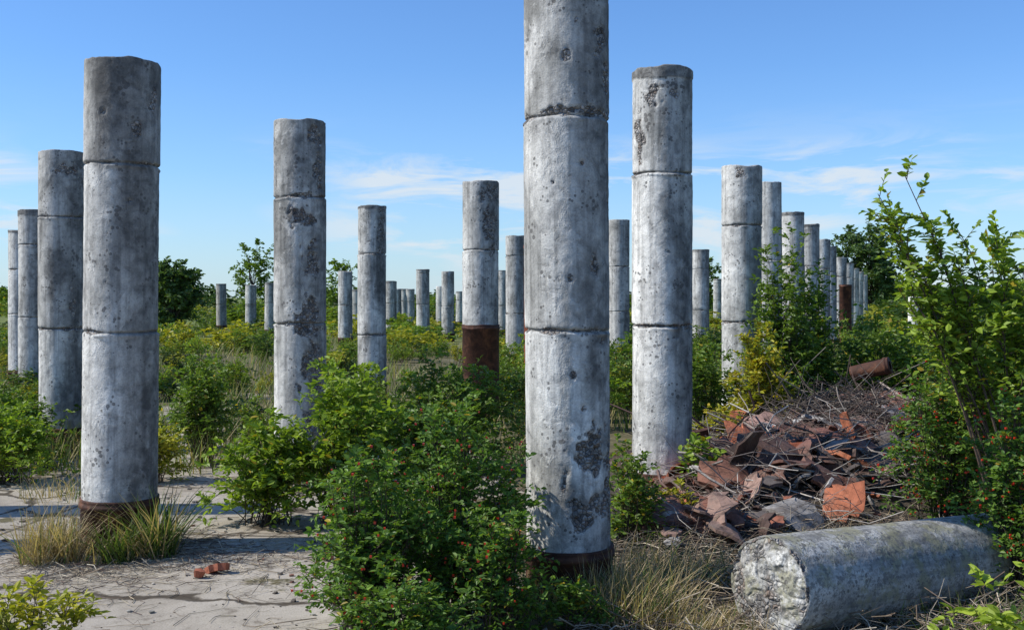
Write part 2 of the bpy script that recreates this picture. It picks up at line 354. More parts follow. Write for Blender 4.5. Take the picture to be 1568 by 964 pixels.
# ---------------------------------------------------------------- columns
def column_mesh(name, H, z0, r, seams, nt_=64, dz=.02, dmg=(), tones=None, dark=(), top_dark=0, cap=None, seed=0, caprings=8, cap_rough=False, gen_dmg=.0, mtl=None, grime_shade=.86):
    zs = np.arange(z0, H, dz)
    extra = []
    for s in seams: extra += [s - .03, s - .02, s - .012, s - .006, s, s + .006, s + .012]
    zs = np.unique(np.round(np.concatenate([zs, [z for z in extra if z0 < z < H], [H - .012, H]]), 4))
    th = np.arange(nt_) * 2 * np.pi / nt_
    Z, T = np.meshgrid(zs, th, indexing='ij')
    RR = np.full(Z.shape, r)
    seg = np.zeros(Z.shape, int)
    for s in seams: seg += (Z > s)
    rs = np.random.default_rng(seed)
    offr = rs.uniform(-.004, .004, 8); offx = rs.uniform(-.005, .005, (8, 2))
    RR += offr[seg]
    P = np.stack([np.cos(T) * r, np.sin(T) * r, Z], -1)
    for s in seams:
        wob = .010 * vnoise(P * np.array([1, 1, 0]), 7, seed + 3)
        g = np.exp(-((Z - s + wob) / .007) ** 2)
        RR -= .012 * g * (1 + .9 * vnoise(P, 14, seed + 9))
        RR += .009 * np.exp(-((Z - s + .018 + wob) / .011) ** 2) * np.clip(.4 + 1.2 * vnoise(P, 11, seed + 8), 0, 1.5)
    RR += .003 * fbm(P, 5, seed) + .0012 * vnoise(P, 40, seed + 5)
    D = np.zeros(Z.shape)
    for (ang, zc, ra, rz, dep) in dmg:   # ang degrees, -90 faces the camera
        da = np.angle(np.exp(1j * (T - R_(ang)))) * r
        dd = np.sqrt((da / ra) ** 2 + ((Z - zc) / rz) ** 2)
        k = np.clip((1 - dd + 1.25 * fbm(P, 15, seed + 11)) * 1.8, 0, 1)
        D = np.maximum(D, k * dep / .02)
    if gen_dmg > 0:
        k = np.clip((fbm(P, 7, seed + 21) - (1 - gen_dmg)) * 6, 0, 1); D = np.maximum(D, k * .8)
        for s in seams:
            k = np.clip((1 - np.abs(Z - s) / .03 + 1.4 * fbm(P, 9, seed + 31) - .5) * 2, 0, 1); D = np.maximum(D, k * .5)
    RR -= D * .024 * (.65 + .6 * vnoise(P, 38, seed + 13) + .4 * vnoise(P, 80, seed + 14))
    RR[-1] -= .004
    Zt = Z.copy()
    w = np.clip((Z - (H - .06)) / .06, 0, 1)
    Zt -= w * (.025 * np.clip(fbm(P * np.array([1, 1, 0]), 7, seed + 41) + .2, 0, 1) + .045 * np.clip(vnoise(P * np.array([1, 1, 0]), 5, seed + 43) - .3, 0, 1))
    tn = np.full(Z.shape, .5)
    if tones is not None: tn = np.array(tones)[np.clip(seg, 0, len(tones) - 1)] * 1.0
    tn = tn * (1 + .08 * fbm(P, 2, seed + 50))
    dk = np.zeros(Z.shape)
    for (ang, zc, ra, rz, am) in dark:
        da = np.angle(np.exp(1j * (T - R_(ang)))) * r
        dd = np.sqrt((da / ra) ** 2 + ((Z - zc) / rz) ** 2)
        dk = np.maximum(dk, am * np.clip((1.0 - dd + 1.0 * fbm(P * np.array([1, 1, .5]), 6, seed + 61)) * 1.6, 0, 1))
    # dirt on the right flank, darkened further to paint in its shaded side
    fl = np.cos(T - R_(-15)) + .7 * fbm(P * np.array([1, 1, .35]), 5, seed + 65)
    dk = np.maximum(dk, grime_shade * np.clip((fl - .42) * 1.8, 0, 1))
    for s in seams:
        dk = np.maximum(dk, .8 * np.exp(-((Z - s + .010 * vnoise(P * np.array([1, 1, 0]), 7, seed + 3)) / .008) ** 2))
    if top_dark: dk = np.maximum(dk, top_dark * np.clip(1 - (H - Z) / .25 + .6 * fbm(P, 8, seed + 71), 0, 1))
    if cap:
        ck = Z > H - cap + .02 * vnoise(P * np.array([1, 1, 0]), 6, seed + 4); dk[ck] = .85; RR[ck] += .006
    X = np.cos(T) * RR + offx[seg, 0]; Y = np.sin(T) * RR + offx[seg, 1]
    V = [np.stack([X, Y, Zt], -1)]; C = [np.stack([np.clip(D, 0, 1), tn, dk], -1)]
    for i in range(1, caprings + 1):
        f = 1 - i / caprings; f = max(f, .004)
        p = np.stack([X[-1] * f, Y[-1] * f, np.full(nt_, H)], -1)
        n_ = fbm(p, 9, seed + 80)
        if cap_rough:
            cr = np.abs(vnoise(p, 22, seed + 83))
            p[:, 2] = H + .020 * (1 - f ** 4) + .010 * n_ + .004 * vnoise(p, 60, seed + 81) - .010 * np.clip(.22 - cr, 0, 1) * 4 - .010
            cc = np.stack([np.clip(.28 - n_ * .8, 0, .5), tn[-1] * 1.45, .8 * np.clip((.10 - cr) * 9, 0, 1)], -1)
        else:
            p[:, 2] = Zt[-1] + .006 * n_
            cc = np.stack([np.full(nt_, .3), tn[-1], np.full(nt_, .2)], -1)
        V.append(p[None]); C.append(cc[None])
    V = np.concatenate(V); C = np.concatenate(C)
    k = V.shape[0]; idx = np.arange(k * nt_).reshape(k, nt_)
    A = idx[:-1]; B = idx[1:]
    q = np.stack([A, np.roll(A, -1, 1), np.roll(B, -1, 1), B], -1)
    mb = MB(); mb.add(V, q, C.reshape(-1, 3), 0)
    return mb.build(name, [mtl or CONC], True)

def sleeve(name, r, h, mtl, n=48):
    pr = [(r + .004, 0), (r + .006, h - .06), (r + .016, h - .055), (r + .017, h - .03), (r + .008, h - .024), (r + .012, h - .012), (r + .012, h), (r - .03, h + .001)]
    rr = []
    th = np.arange(n) * 2 * np.pi / n
    for a, z in pr:
        p = np.stack([np.cos(th) * a, np.sin(th) * a, np.full(n, z)], -1)
        rr.append(p * (1 + .008 * vnoise(p, 8, 3))[:, None])
    V = np.stack(rr); k = len(pr); idx = np.arange(k * n).reshape(k, n)
    q = np.stack([idx[:-1], np.roll(idx[:-1], -1, 1), np.roll(idx[1:], -1, 1), idx[1:]], -1)
    mb = MB(); mb.add(V, q, np.array([.1, .1, .1]), 0)
    return mb.build(name, [mtl], True)

def add_column(X, Y, H, seams=(1.39, 2.46), z0=.3, r=.23, tilt=(0, 0), lod=2, **kw):
    e = empty("concrete_column", (X, Y, 0))
    if lod == 0: k = dict(nt_=160, dz=.009)
    elif lod == 1: k = dict(nt_=96, dz=.018)
    else: k = dict(nt_=32, dz=.08)
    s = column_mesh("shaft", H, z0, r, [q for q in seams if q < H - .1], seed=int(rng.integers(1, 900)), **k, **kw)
    s.parent = e
    c = sleeve("rusty_base_collar", r, z0, RUST); c.parent = e
    e.rotation_euler = (R_(tilt[0]), R_(tilt[1]), 0)
    return e

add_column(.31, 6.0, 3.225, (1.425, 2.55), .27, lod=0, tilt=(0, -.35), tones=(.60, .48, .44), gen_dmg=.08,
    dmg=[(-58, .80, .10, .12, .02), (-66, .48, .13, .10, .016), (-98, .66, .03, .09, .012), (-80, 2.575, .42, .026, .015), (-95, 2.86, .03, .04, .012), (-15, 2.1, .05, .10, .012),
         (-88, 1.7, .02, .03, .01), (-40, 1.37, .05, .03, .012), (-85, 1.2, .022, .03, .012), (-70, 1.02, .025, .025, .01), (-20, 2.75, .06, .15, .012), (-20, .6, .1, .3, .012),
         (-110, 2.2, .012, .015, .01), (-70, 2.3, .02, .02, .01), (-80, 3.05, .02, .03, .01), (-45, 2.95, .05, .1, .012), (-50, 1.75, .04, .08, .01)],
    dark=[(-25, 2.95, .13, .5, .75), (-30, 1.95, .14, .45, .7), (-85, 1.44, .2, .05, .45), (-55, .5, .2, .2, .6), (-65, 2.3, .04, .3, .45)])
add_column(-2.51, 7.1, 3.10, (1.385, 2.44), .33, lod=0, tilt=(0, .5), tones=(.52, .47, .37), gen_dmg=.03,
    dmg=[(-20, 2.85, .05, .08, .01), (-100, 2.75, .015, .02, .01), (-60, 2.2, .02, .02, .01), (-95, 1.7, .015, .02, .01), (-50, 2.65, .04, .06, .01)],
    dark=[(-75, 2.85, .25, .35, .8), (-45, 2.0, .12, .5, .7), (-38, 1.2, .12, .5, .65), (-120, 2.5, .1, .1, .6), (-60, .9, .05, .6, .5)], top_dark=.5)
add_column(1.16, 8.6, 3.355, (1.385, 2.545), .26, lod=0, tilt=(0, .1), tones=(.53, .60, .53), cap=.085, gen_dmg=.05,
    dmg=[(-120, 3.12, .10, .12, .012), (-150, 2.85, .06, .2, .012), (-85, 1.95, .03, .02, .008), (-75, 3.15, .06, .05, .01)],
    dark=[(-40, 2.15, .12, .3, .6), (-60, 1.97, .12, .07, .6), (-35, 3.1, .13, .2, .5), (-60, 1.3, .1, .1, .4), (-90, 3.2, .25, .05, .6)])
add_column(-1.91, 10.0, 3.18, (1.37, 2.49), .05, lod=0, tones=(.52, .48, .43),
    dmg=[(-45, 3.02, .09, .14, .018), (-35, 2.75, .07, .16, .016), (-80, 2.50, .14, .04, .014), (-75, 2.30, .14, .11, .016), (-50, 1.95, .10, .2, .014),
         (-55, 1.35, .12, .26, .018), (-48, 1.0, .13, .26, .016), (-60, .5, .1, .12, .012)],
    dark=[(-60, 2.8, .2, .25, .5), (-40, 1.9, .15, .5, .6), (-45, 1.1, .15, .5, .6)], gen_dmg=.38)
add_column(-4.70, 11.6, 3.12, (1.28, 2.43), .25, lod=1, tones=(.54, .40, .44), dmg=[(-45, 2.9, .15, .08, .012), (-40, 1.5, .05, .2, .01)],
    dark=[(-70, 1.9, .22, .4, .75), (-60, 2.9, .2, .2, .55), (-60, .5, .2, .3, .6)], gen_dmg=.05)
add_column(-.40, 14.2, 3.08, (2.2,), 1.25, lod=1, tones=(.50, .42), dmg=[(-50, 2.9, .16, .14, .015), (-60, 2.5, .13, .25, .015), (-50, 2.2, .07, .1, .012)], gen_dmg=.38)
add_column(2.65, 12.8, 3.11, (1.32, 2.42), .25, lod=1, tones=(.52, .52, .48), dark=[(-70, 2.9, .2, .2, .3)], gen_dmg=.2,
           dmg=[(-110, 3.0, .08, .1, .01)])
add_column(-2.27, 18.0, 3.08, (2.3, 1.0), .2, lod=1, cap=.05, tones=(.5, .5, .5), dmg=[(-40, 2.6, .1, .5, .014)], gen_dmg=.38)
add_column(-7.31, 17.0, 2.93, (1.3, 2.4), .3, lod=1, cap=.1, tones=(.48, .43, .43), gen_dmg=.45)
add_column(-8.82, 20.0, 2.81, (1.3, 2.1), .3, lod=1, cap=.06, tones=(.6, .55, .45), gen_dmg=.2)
add_column(-5.3, 8.2, 3.1, lod=1)     # just outside the view, its shadow crosses the slab
add_column(-6.4, 6.9, 3.0, lod=2)
rest = [(.10, 24, 2.93), (-5.4, 36, 2.45), (-7.0, 50, 1.95), (-5.0, 46, 2.28), (-6.2, 60, 2.06), (-6.3, 65, 2.1), (-5.5, 60, 2.06), (-3.04, 38, 2.56), (-3.2, 50, 2.1),
        (-2.3, 40, 2.54), (-2.8, 60, 1.92), (2.3, 24, 3.27), (5.1, 30, 2.89), (11.1, 60, 2.6), (4.89, 21, 3.77), (5.84, 23, 3.36), (7.24, 27, 3.38), (8.64, 31, 3.22),
        (10.0, 35, 3.2), (11.5, 39, 3.0), (13.3, 44, 2.95), (15.4, 50, 2.9), (17.8, 57, 2.9), (20.6, 65, 2.9), (-13.6, 52, 2.24), (-11.3, 48, 2.14), (-9.8, 45, 2.18), (-.37, 45, 2.7)]
for i, (x, y, h) in enumerate(rest):
    near = y < 28
    add_column(x, y, h, seams=(1.35 + rng.uniform(-.1, .1), 2.4 + rng.uniform(-.15, .15)), lod=1 if near else 2, cap=.07 if rng.random() < .7 else None,
        tones=tuple(rng.uniform(.38, .54, 3)), gen_dmg=.35 if near else .15, tilt=(0, rng.uniform(-.6, .6)))
e = empty("rusty_pipe_column", (.42, 20, 0)); s = sleeve("pipe", .2, 2.54, REDR); s.parent = e
e = empty("rusty_pipe_column", (9.1, 30.3, 0)); s = sleeve("pipe", .16, 1.95, RUST); s.parent = e
o = column_mesh("broken_column_stub", 1.62, 0, .16, [1.2], nt_=48, dz=.04, dmg=[(-20, 1.5, .2, .15, .02), (-150, 1.3, .1, .2, .02)], tones=(.7, .7), seed=5, grime_shade=.3)
o.location = (10.7, 29.5, 0)

# fallen column, its far half sunk in the soil
fr = Vector((1.20, 5.22, .232)); bk = Vector((3.40, 6.72, .10))
L = (fr - bk).length
o = column_mesh("fallen_concrete_column", L, 0, .238, [], nt_=240, dz=.008, tones=(.38, .38), seed=77, caprings=70, cap_rough=True, gen_dmg=.26, mtl=CONCL, grime_shade=0,
    dmg=[(a, L, .07, .025, .012) for a in range(0, 360, 40)] + [(-150, L - .5, .05, .1, .01), (-60, L - .9, .08, .1, .01)], dark=[(-100, L - .8, .2, .5, .4)])
o.rotation_mode = 'QUATERNION'; o.rotation_quaternion = (fr - bk).to_track_quat('Z', 'Y'); o.location = bk

# ---------------------------------------------------------------- rubble pile
def mound_h(x, y):
    def g(cx, cy, rx, ry, h):
        d = ((x - cx) / rx) ** 2 + ((y - cy) / ry) ** 2
        return h * np.exp(-d * 1.3)
    return g(2.45, 9.4, 1.35, 1.6, .36) + g(1.75, 7.9, .8, .9, .24) + g(1.1, 6.9, .5, .5, .12) + g(3.8, 11.2, 1.3, 1.2, .42)
def mound_z(x, y):
    p = np.stack([x, y, x * 0], -1)
    return mound_h(x, y) * (1 + .25 * fbm(p, 2.2, 4)) + .05 * fbm(p, 6, 8) * np.clip(mound_h(x, y) * 5, 0, 1) - .02
pile = empty("rubble_pile")
gx, gy = np.meshgrid(np.linspace(-.2, 6, 150), np.linspace(5.6, 14, 190), indexing='ij')
gz = mound_z(gx, gy)
idx = np.arange(gx.size).reshape(gx.shape)
q = np.stack([idx[:-1, :-1], idx[1:, :-1], idx[1:, 1:], idx[:-1, 1:]], -1)
mb = MB(); pc = np.stack([gx, gy, gz], -1)
cc = (np.array([.09, .07, .05]) * (1 + .5 * fbm(pc, 3, 2))[..., None]).reshape(-1, 3)
mb.add(pc, q, np.clip(cc, .02, 1), 0)
o = mb.build("soil_mound", [attr_mat("rubble_soil", .95, 25, .6, .02)], True); o.parent = pile

def shard_mesh(mb, pos, size, asp, bend, thick, eul, col, rs):
    nu, nv = 6, 4
    u, v = np.meshgrid(np.linspace(-1, 1, nu), np.linspace(-1, 1, nv), indexing='ij')
    ju = rs.uniform(-.3, .3, (nu, nv)); jv = rs.uniform(-.28, .28, (nu, nv))
    k = rs.uniform(.55, 1, 4)
    sc_ = 1 - .35 * ((u > .5) & (v > .5)) * k[0] - .4 * ((u < -.5) & (v > .5)) * k[1] - .35 * ((u > .5) & (v < -.5)) * k[2]
    uu = (u + ju * .6) * sc_; vv = (v + jv) * sc_
    a = uu * bend
    x = np.sin(a) / max(bend, .05) * size; z = (np.cos(a) - 1) / max(bend, .05) * size
    y = vv * size * asp
    nx, nz = np.sin(a), np.cos(a)
    top = np.stack([x + nx * thick / 2, y, z + nz * thick / 2], -1); bot = np.stack([x - nx * thick / 2, y, z - nz * thick / 2], -1)
    V = np.concatenate([top.reshape(-1, 3), bot.reshape(-1, 3)])
    idx = np.arange(nu * nv).reshape(nu, nv); o_ = nu * nv
    q = [np.stack([idx[:-1, :-1], idx[1:, :-1], idx[1:, 1:], idx[:-1, 1:]], -1).reshape(-1, 4)]
    q.append(q[0][:, ::-1] + o_)
    bd = list(idx[:, 0]) + list(idx[-1, 1:]) + list(idx[-2::-1, -1]) + list(idx[0, -2:0:-1])
    bd = np.array(bd); nb = np.roll(bd, -1)
    q.append(np.stack([bd, bd + o_, nb + o_, nb], -1))
    M = np.array(Euler(eul).to_matrix())
    mb.add(V @ M.T + pos, np.concatenate(q), col, 0)

COLS = [(.27, .10, .06), (.19, .08, .055), (.14, .07, .05), (.08, .05, .04), (.28, .18, .14), (.42, .14, .07), (.30, .28, .26), (.12, .10, .09), (.10, .06, .045), (.16, .08, .06)]
mb = MB(); rs = np.random.default_rng(3)
def pile_point():
    while True:
        x = rs.uniform(.6, 4.4); y = rs.uniform(6.3, 12)
        if mound_h(np.array(x), np.array(y)) > rs.uniform(.05, .30): return x, y
for i in range(700):
    x, y = pile_point(); z = float(mound_z(np.array([x]), np.array([y]))[0])
    s = rs.uniform(.03, .10) if rs.random() < .66 else rs.uniform(.10, .21)
    c = np.array(COLS[rs.integers(len(COLS))]) * rs.uniform(.7, 1.2)
    shard_mesh(mb, np.array([x, y, z + .07 + s * .35]), s, rs.uniform(.4, 1.1), rs.uniform(.1, 1.1), rs.uniform(.012, .03), (rs.normal() * .5, rs.normal() * .5, rs.uniform(0, 6.3)), c, rs)
for (x, y, s, c, eul, b) in [(1.55, 7.75, .24, (.24, .11, .07), (.5, .2, .3), .7), (1.95, 8.0, .25, (.12, .07, .055), (.5, -.3, 1.), .6), (2.15, 8.3, .20, (.44, .14, .07), (-.3, .4, .2), .9),
        (1.0, 7.0, .22, (.22, .11, .08), (.3, .1, .1), .8), (1.3, 6.95, .20, (.26, .11, .07), (.4, -.3, .7), .8), (2.3, 9.9, .26, (.36, .22, .17), (.3, .2, .0), .5), (2.75, 9.8, .28, (.45, .43, .40), (.2, .1, .3), .3),
        (2.0, 8.9, .24, (.17, .09, .07), (.6, .3, .9), 1.0), (2.45, 8.3, .18, (.42, .14, .065), (.5, .5, 2.), .7), (1.2, 7.6, .2, (.14, .08, .06), (.6, -.4, 2.), .8), (2.9, 8.9, .2, (.30, .12, .08), (.4, .4, .5), .7),
        (2.6, 10.6, .27, (.4, .38, .35), (.3, .0, .5), .2), (3.3, 10.2, .25, (.32, .21, .17), (.4, .2, .1), .4), (2.5, 8.9, .22, (.24, .11, .08), (.5, -.2, .2), .8), (1.7, 8.5, .22, (.30, .11, .07), (.5, .2, .6), .8), (2.2, 7.8, .2, (.16, .085, .065), (.5, -.2, 1.4), .8)]:
    z = float(mound_z(np.array([x]), np.array([y]))[0])
    shard_mesh(mb, np.array([x, y, z + .15]), s, .7, b, .035, eul, np.array(c), rs)
o = mb.build("broken_clay_tiles", [SHARD]); o.parent = pile

def lying_twigs(mb, n, pts, lmin, lmax, r, cols, rise=.12, wav=.08):
    x = pts[:, 0]; y = pts[:, 1]; z = pts[:, 2]
    ph = rng.uniform(0, 2 * np.pi, n); L = rng.uniform(lmin, lmax, n)
    k = 6; t = np.linspace(-.5, .5, k)[None, :, None]
    d = np.stack([np.cos(ph), np.sin(ph), rng.normal(size=n) * rise * 1.6], 1)
    P = np.stack([x, y, z], 1)[:, None] + d[:, None] * t * L[:, None, None]
    P += rng.normal(size=(n, k, 3)) * (wav * L)[:, None, None] * .35
    sd = np.stack([-np.sin(ph), np.cos(ph), np.zeros(n)], 1)
    P += sd[:, None] * (t ** 2) * (rng.normal(size=n) * L * .9)[:, None, None]
    fl = np.maximum(mound_z(P[..., 0], P[..., 1]), 0) + .006
    P[..., 2] = np.maximum(P[..., 2], fl)
    rr = np.array(r) * rng.uniform(.5, 1.4, (n, 1)) * np.linspace(1, .35, k)[None]
    C = np.array(cols)[rng.integers(len(cols), size=n)] * rng.uniform(.6, 1.3, (n, 1))
    tubes(mb, P, rr, C, 0, 4)
mb = MB()
def ppts(n, zr, f=pile_point, z1=0):
    a = np.array([f() for _ in range(n)]); z = mound_z(a[:, 0], a[:, 1]) + z1 + rng.uniform(0, zr, n)
    return np.column_stack([a, z])
GREY = [(.24, .20, .17), (.32, .28, .24), (.14, .10, .08), (.42, .38, .33), (.16, .10, .08), (.09, .07, .055)]
lying_twigs(mb, 1250, ppts(1250, .20, z1=.03), .2, .8, .0038, GREY, .22)
lying_twigs(mb, 150, ppts(150, .2, z1=.05), .4, 1.2, .0085, GREY, .2)
def brush_pt(): return 3.0 + rs.normal() * .35, 10.6 + rs.normal() * .35
lying_twigs(mb, 500, ppts(500, .35, brush_pt), .3, .8, .005, [(.12, .09, .075), (.2, .17, .14), (.07, .055, .045)], .35)
def front_pt(): return rs.uniform(.35, 3.2), rs.uniform(4.9, 7.4)
lying_twigs(mb, 2800, ppts(2800, .10, front_pt), .15, .6, .003, [(.30, .25, .18), (.42, .36, .27), (.22, .17, .12), (.15, .11, .08)], .2)
o = mb.build("dead_branches", [TWIG]); o.parent = pile
e = empty("rusty_pipe", (3.55, 11.6, .80)); s = sleeve("pipe_body", .075, .40, RUST); s.parent = e; e.rotation_euler = (R_(75), 0, R_(60))

# ---------------------------------------------------------------- slab litter
mb = MB()
def slab_pt(): return rs.uniform(-3.8, .2), rs.uniform(4.6, 9.8)
for (x, y) in [slab_pt() for _ in range(800)]:
    s = .004 + .018 * rs.random() ** 4
    c = np.array([(.42, .38, .32), (.24, .12, .08), (.22, .20, .17), (.5, .47, .4), (.12, .10, .08)][rs.integers(5)]) * rs.uniform(.6, 1.1)
    shard_mesh(mb, np.array([x, y, s * .35]), s, rs.uniform(.6, 1), .2, s * .8, (rs.normal() * .2, rs.normal() * .2, rs.uniform(0, 6)), c, rs)
for (x, y, s) in [(-1.72, 6.45, .065), (-1.78, 6.33, .025), (-1.12, 6.75, .045)]:
    shard_mesh(mb, np.array([x, y, .03]), s, .7, .2, .04, (.25, .3, rs.uniform(0, 6)), np.array([.36, .12, .065]), rs)
mb.build("brick_rubble", [SHARD])
mb = MB()
def litter_pt():
    u_ = rs.random()
    if u_ < .45:
        a = rs.uniform(0, 6.28); rr = .25 + abs(rs.normal()) * .35; return -2.5 + rr * math.cos(a), 6.85 + rr * math.sin(a)
    if u_ < .65: return -1.2 + rs.normal() * .5, 6.9 + rs.normal() * .35
    return rs.uniform(-3.6, .2), rs.uniform(4.9, 10)
lying_twigs(mb, 1700, ppts(1700, .03, litter_pt), .06, .42, .0021, [(.38, .32, .22), (.26, .2, .14), (.5, .44, .33), (.12, .08, .06)], .05, .15)
mb.build("dry_straw_litter", [TWIG])

# ---------------------------------------------------------------- plants
def bush(name, x, y, rx, ry, h, n, ls=.04, pal=PAL_GREEN, ntw=9, nlf=7, twl=.16, berry=0, yellow=.02, tmin=.25, aspect=.55, rad=.004, arch=.35, droop=.2, bias=.45):
    mb = MB()
    S = dome_stems(x, y, rx, ry, h, n, arch=arch, bias=bias)
    grow(mb, S, rad, ntw, twl, nlf, ls, pal, tmin=tmin, berry=berry, yellow=yellow, aspect=aspect, droop=droop)
    return mb.build(name, PM)

bush("wild_rose_bush", -.29, 5.55, .44, .42, 1.08, 115, .037, PAL_ROSE, 11, 7, .15, berry=230, yellow=.01, tmin=.15)
bush("wild_rose_bush", -.64, 5.15, .40, .38, .84, 95, .037, PAL_ROSE, 11, 7, .14, berry=160, yellow=.01, tmin=.15)
bush("wild_rose_bush", -.06, 5.1, .28, .24, .64, 50, .034, PAL_ROSE, 10, 7, .12, berry=70, yellow=.03, tmin=.12)
bush("wild_rose_bush", -.46, 4.72, .38, .22, .40, 45, .034, PAL_ROSE, 10, 7, .12, berry=40, yellow=.03, tmin=.1)
bush("green_shrub", .30, 5.3, .22, .16, .26, 18, .034, PAL_ROSE, 8, 6, .10, yellow=.1)
bush("green_shrub", -1.18, 7.95, .55, .42, 1.08, 85, .057, PAL_LIGHT, 9, 7, .18, tmin=.25)
bush("green_shrub", -1.72, 7.85, .42, .32, .74, 55, .057, PAL_LIGHT, 9, 7, .17, tmin=.15)
bush("green_shrub", -.85, 7.35, .35, .3, .62, 45, .05, PAL_GREEN, 9, 7, .15, tmin=.15)
bush("green_shrub", -.55, 8.2, .5, .4, .90, 70, .05, PAL_GREEN, 9, 7, .16)
bush("green_shrub", -.55, 10.2, .85, .6, 1.02, 100, .055, PAL_GREEN, 9, 7, .2)
bush("green_shrub", -1.7, 11.3, .6, .5, .85, 60, .06, PAL_LIGHT, 8, 7, .2)
bush("green_shrub", -2.95, 10.6, .36, .36, 1.02, 60, .05, PAL_GREEN, 9, 7, .17)
bush("green_shrub", -3.15, 9.6, .35, .3, .55, 40, .05, PAL_YEL, 8, 6, .15)
bush("green_shrub", -4.35, 9.6, .55, .5, .62, 60, .05, PAL_LIGHT, 9, 7, .16)
bush("green_shrub", -4.9, 10.8, .5, .5, .7, 60, .05, PAL_GREEN, 9, 7, .16)
bush("green_shrub", -1.90, 4.35, .45, .3, .45, 44, .040, PAL_YEL, 8, 6, .13, yellow=0)
bush("wild_rose_bush", .74, 6.9, .22, .25, .72, 40, .04, PAL_GREEN, 8, 6, .12, yellow=.1)
bush("yellowing_shrub", 1.05, 7.25, .28, .2, .36, 26, .042, PAL_YEL, 8, 6, .12, yellow=.3)
bush("green_shrub", 1.35, 8.0, .14, .12, .75, 7, .065, PAL_LIGHT, 7, 5, .14)
bush("green_shrub", 1.95, 11.4, .5, .45, 1.1, 70, .05, PAL_GREEN, 9, 7, .18)
bush("yellowing_shrub", 2.42, 10.9, .38, .35, 1.22, 80, .055, PAL_YEL, 9, 7, .16, yellow=.25)
bush("green_shrub", 2.0, 10.4, .4, .3, .55, 50, .05, PAL_YEL, 8, 7, .16, yellow=.1)
bush("tall_green_shrub", 3.0, 12.2, .50, .45, 2.25, 120, .06, PAL_GREEN, 11, 7, .22, tmin=.2, arch=.15, bias=.3)
bush("tall_green_shrub", 3.45, 12.9, .5, .45, 1.9, 70, .06, PAL_GREEN, 11, 7, .22, tmin=.2, arch=.15)
bush("green_shrub", 4.3, 12.8, .8, .6, 1.35, 100, .065, PAL_GREEN, 9, 7, .22)
bush("green_shrub", 5.2, 11.5, .8, .7, 1.35, 100, .06, PAL_YEL, 9, 7, .22, yellow=.02)
bush("green_shrub", 5.9, 13.6, 1.2, .9, 1.55, 110, .07, PAL_LIGHT, 9, 7, .25)
bush("green_shrub", 4.3, 9.2, .6, .6, 1.30, 100, .05, PAL_LIGHT, 9, 7, .2)
bush("wild_rose_bush", 3.0, 7.5, .48, .45, 1.36, 130, .040, PAL_ROSE, 11, 7, .16, berry=480, yellow=.02, tmin=.15)
bush("wild_rose_bush", 2.74, 5.95, .36, .3, 1.04, 95, .037, PAL_ROSE, 10, 7, .15, berry=340, yellow=.02, tmin=.15)
bush("wild_rose_bush", 2.75, 4.9, .5, .3, .55, 45, .036, PAL_ROSE, 9, 7, .15, berry=80, yellow=.02)
bush("green_shrub", 3.65, 8.0, .6, .5, 1.75, 110, .055, PAL_LIGHT, 10, 7, .2)

def arc(b, e_, k=8, lift=.25, j=.02):
    b = np.array(b, float); e_ = np.array(e_, float)
    mpt = (b + e_) / 2 + np.array([0, 0, lift]); t = np.linspace(0, 1, k)[:, None]
    return b * (1 - t) ** 2 + 2 * mpt * t * (1 - t) + e_ * t ** 2 + rng.normal(size=(k, 3)) * j * t
mb = MB()
B0 = (3.25, 7.1, 0)
tips = [(2.50, 7.0, 2.36), (2.26, 6.9, 2.24), (2.40, 7.0, 2.02), (2.84, 7.1, 2.06), (3.05, 7.0, 1.98), (3.15, 7.2, 2.02), (3.3, 7.1, 1.95), (2.50, 6.9, 1.85), (2.5, 7.1, 1.6), (2.8, 6.9, 1.75), (3.05, 6.9, 1.75), (3.3, 6.8, 1.8),
        (2.65, 7.2, 1.38), (3.0, 6.8, 1.5), (3.5, 7, 1.9), (3.35, 6.9, 1.5), (3.15, 6.7, 1.3), (2.7, 7.1, 1.9), (2.9, 7.1, 1.62), (2.6, 7., 1.72), (3.1, 7.2, 1.85), (2.38, 7.1, 2.15), (3.2, 6.9, 1.65), (2.75, 7.0, 1.55)]
S = np.stack([arc((B0[0] + rng.normal() * .08, B0[1] + rng.normal() * .08, 0), t_, 9, .26) for t_ in tips])
grow(mb, S, .009, 30, .24, 8, .062, PAL_LIGHT, tmin=.42, aspect=.55, bark=(.10, .07, .05), up=.35, droop=.1, sides=5)
mb.build("leafy_sapling", PM)
mb = MB()
S = np.stack([arc((1.95 + rng.normal() * .05, 3.5, .25), t_, 7, .12) for t_ in [(1.36, 3.45, .64), (1.50, 3.5, .72), (1.65, 3.5, .75), (1.32, 3.4, .55), (1.5, 3.4, .60), (1.72, 3.6, .68), (1.45, 3.3, .64), (1.6, 3.3, .68)]])
grow(mb, S, .004, 10, .09, 7, .045, [(.22, .30, .03), (.38, .46, .06)], tmin=.3, aspect=.5, yellow=0, up=.5, droop=0)
mb.build("leafy_branch", PM)

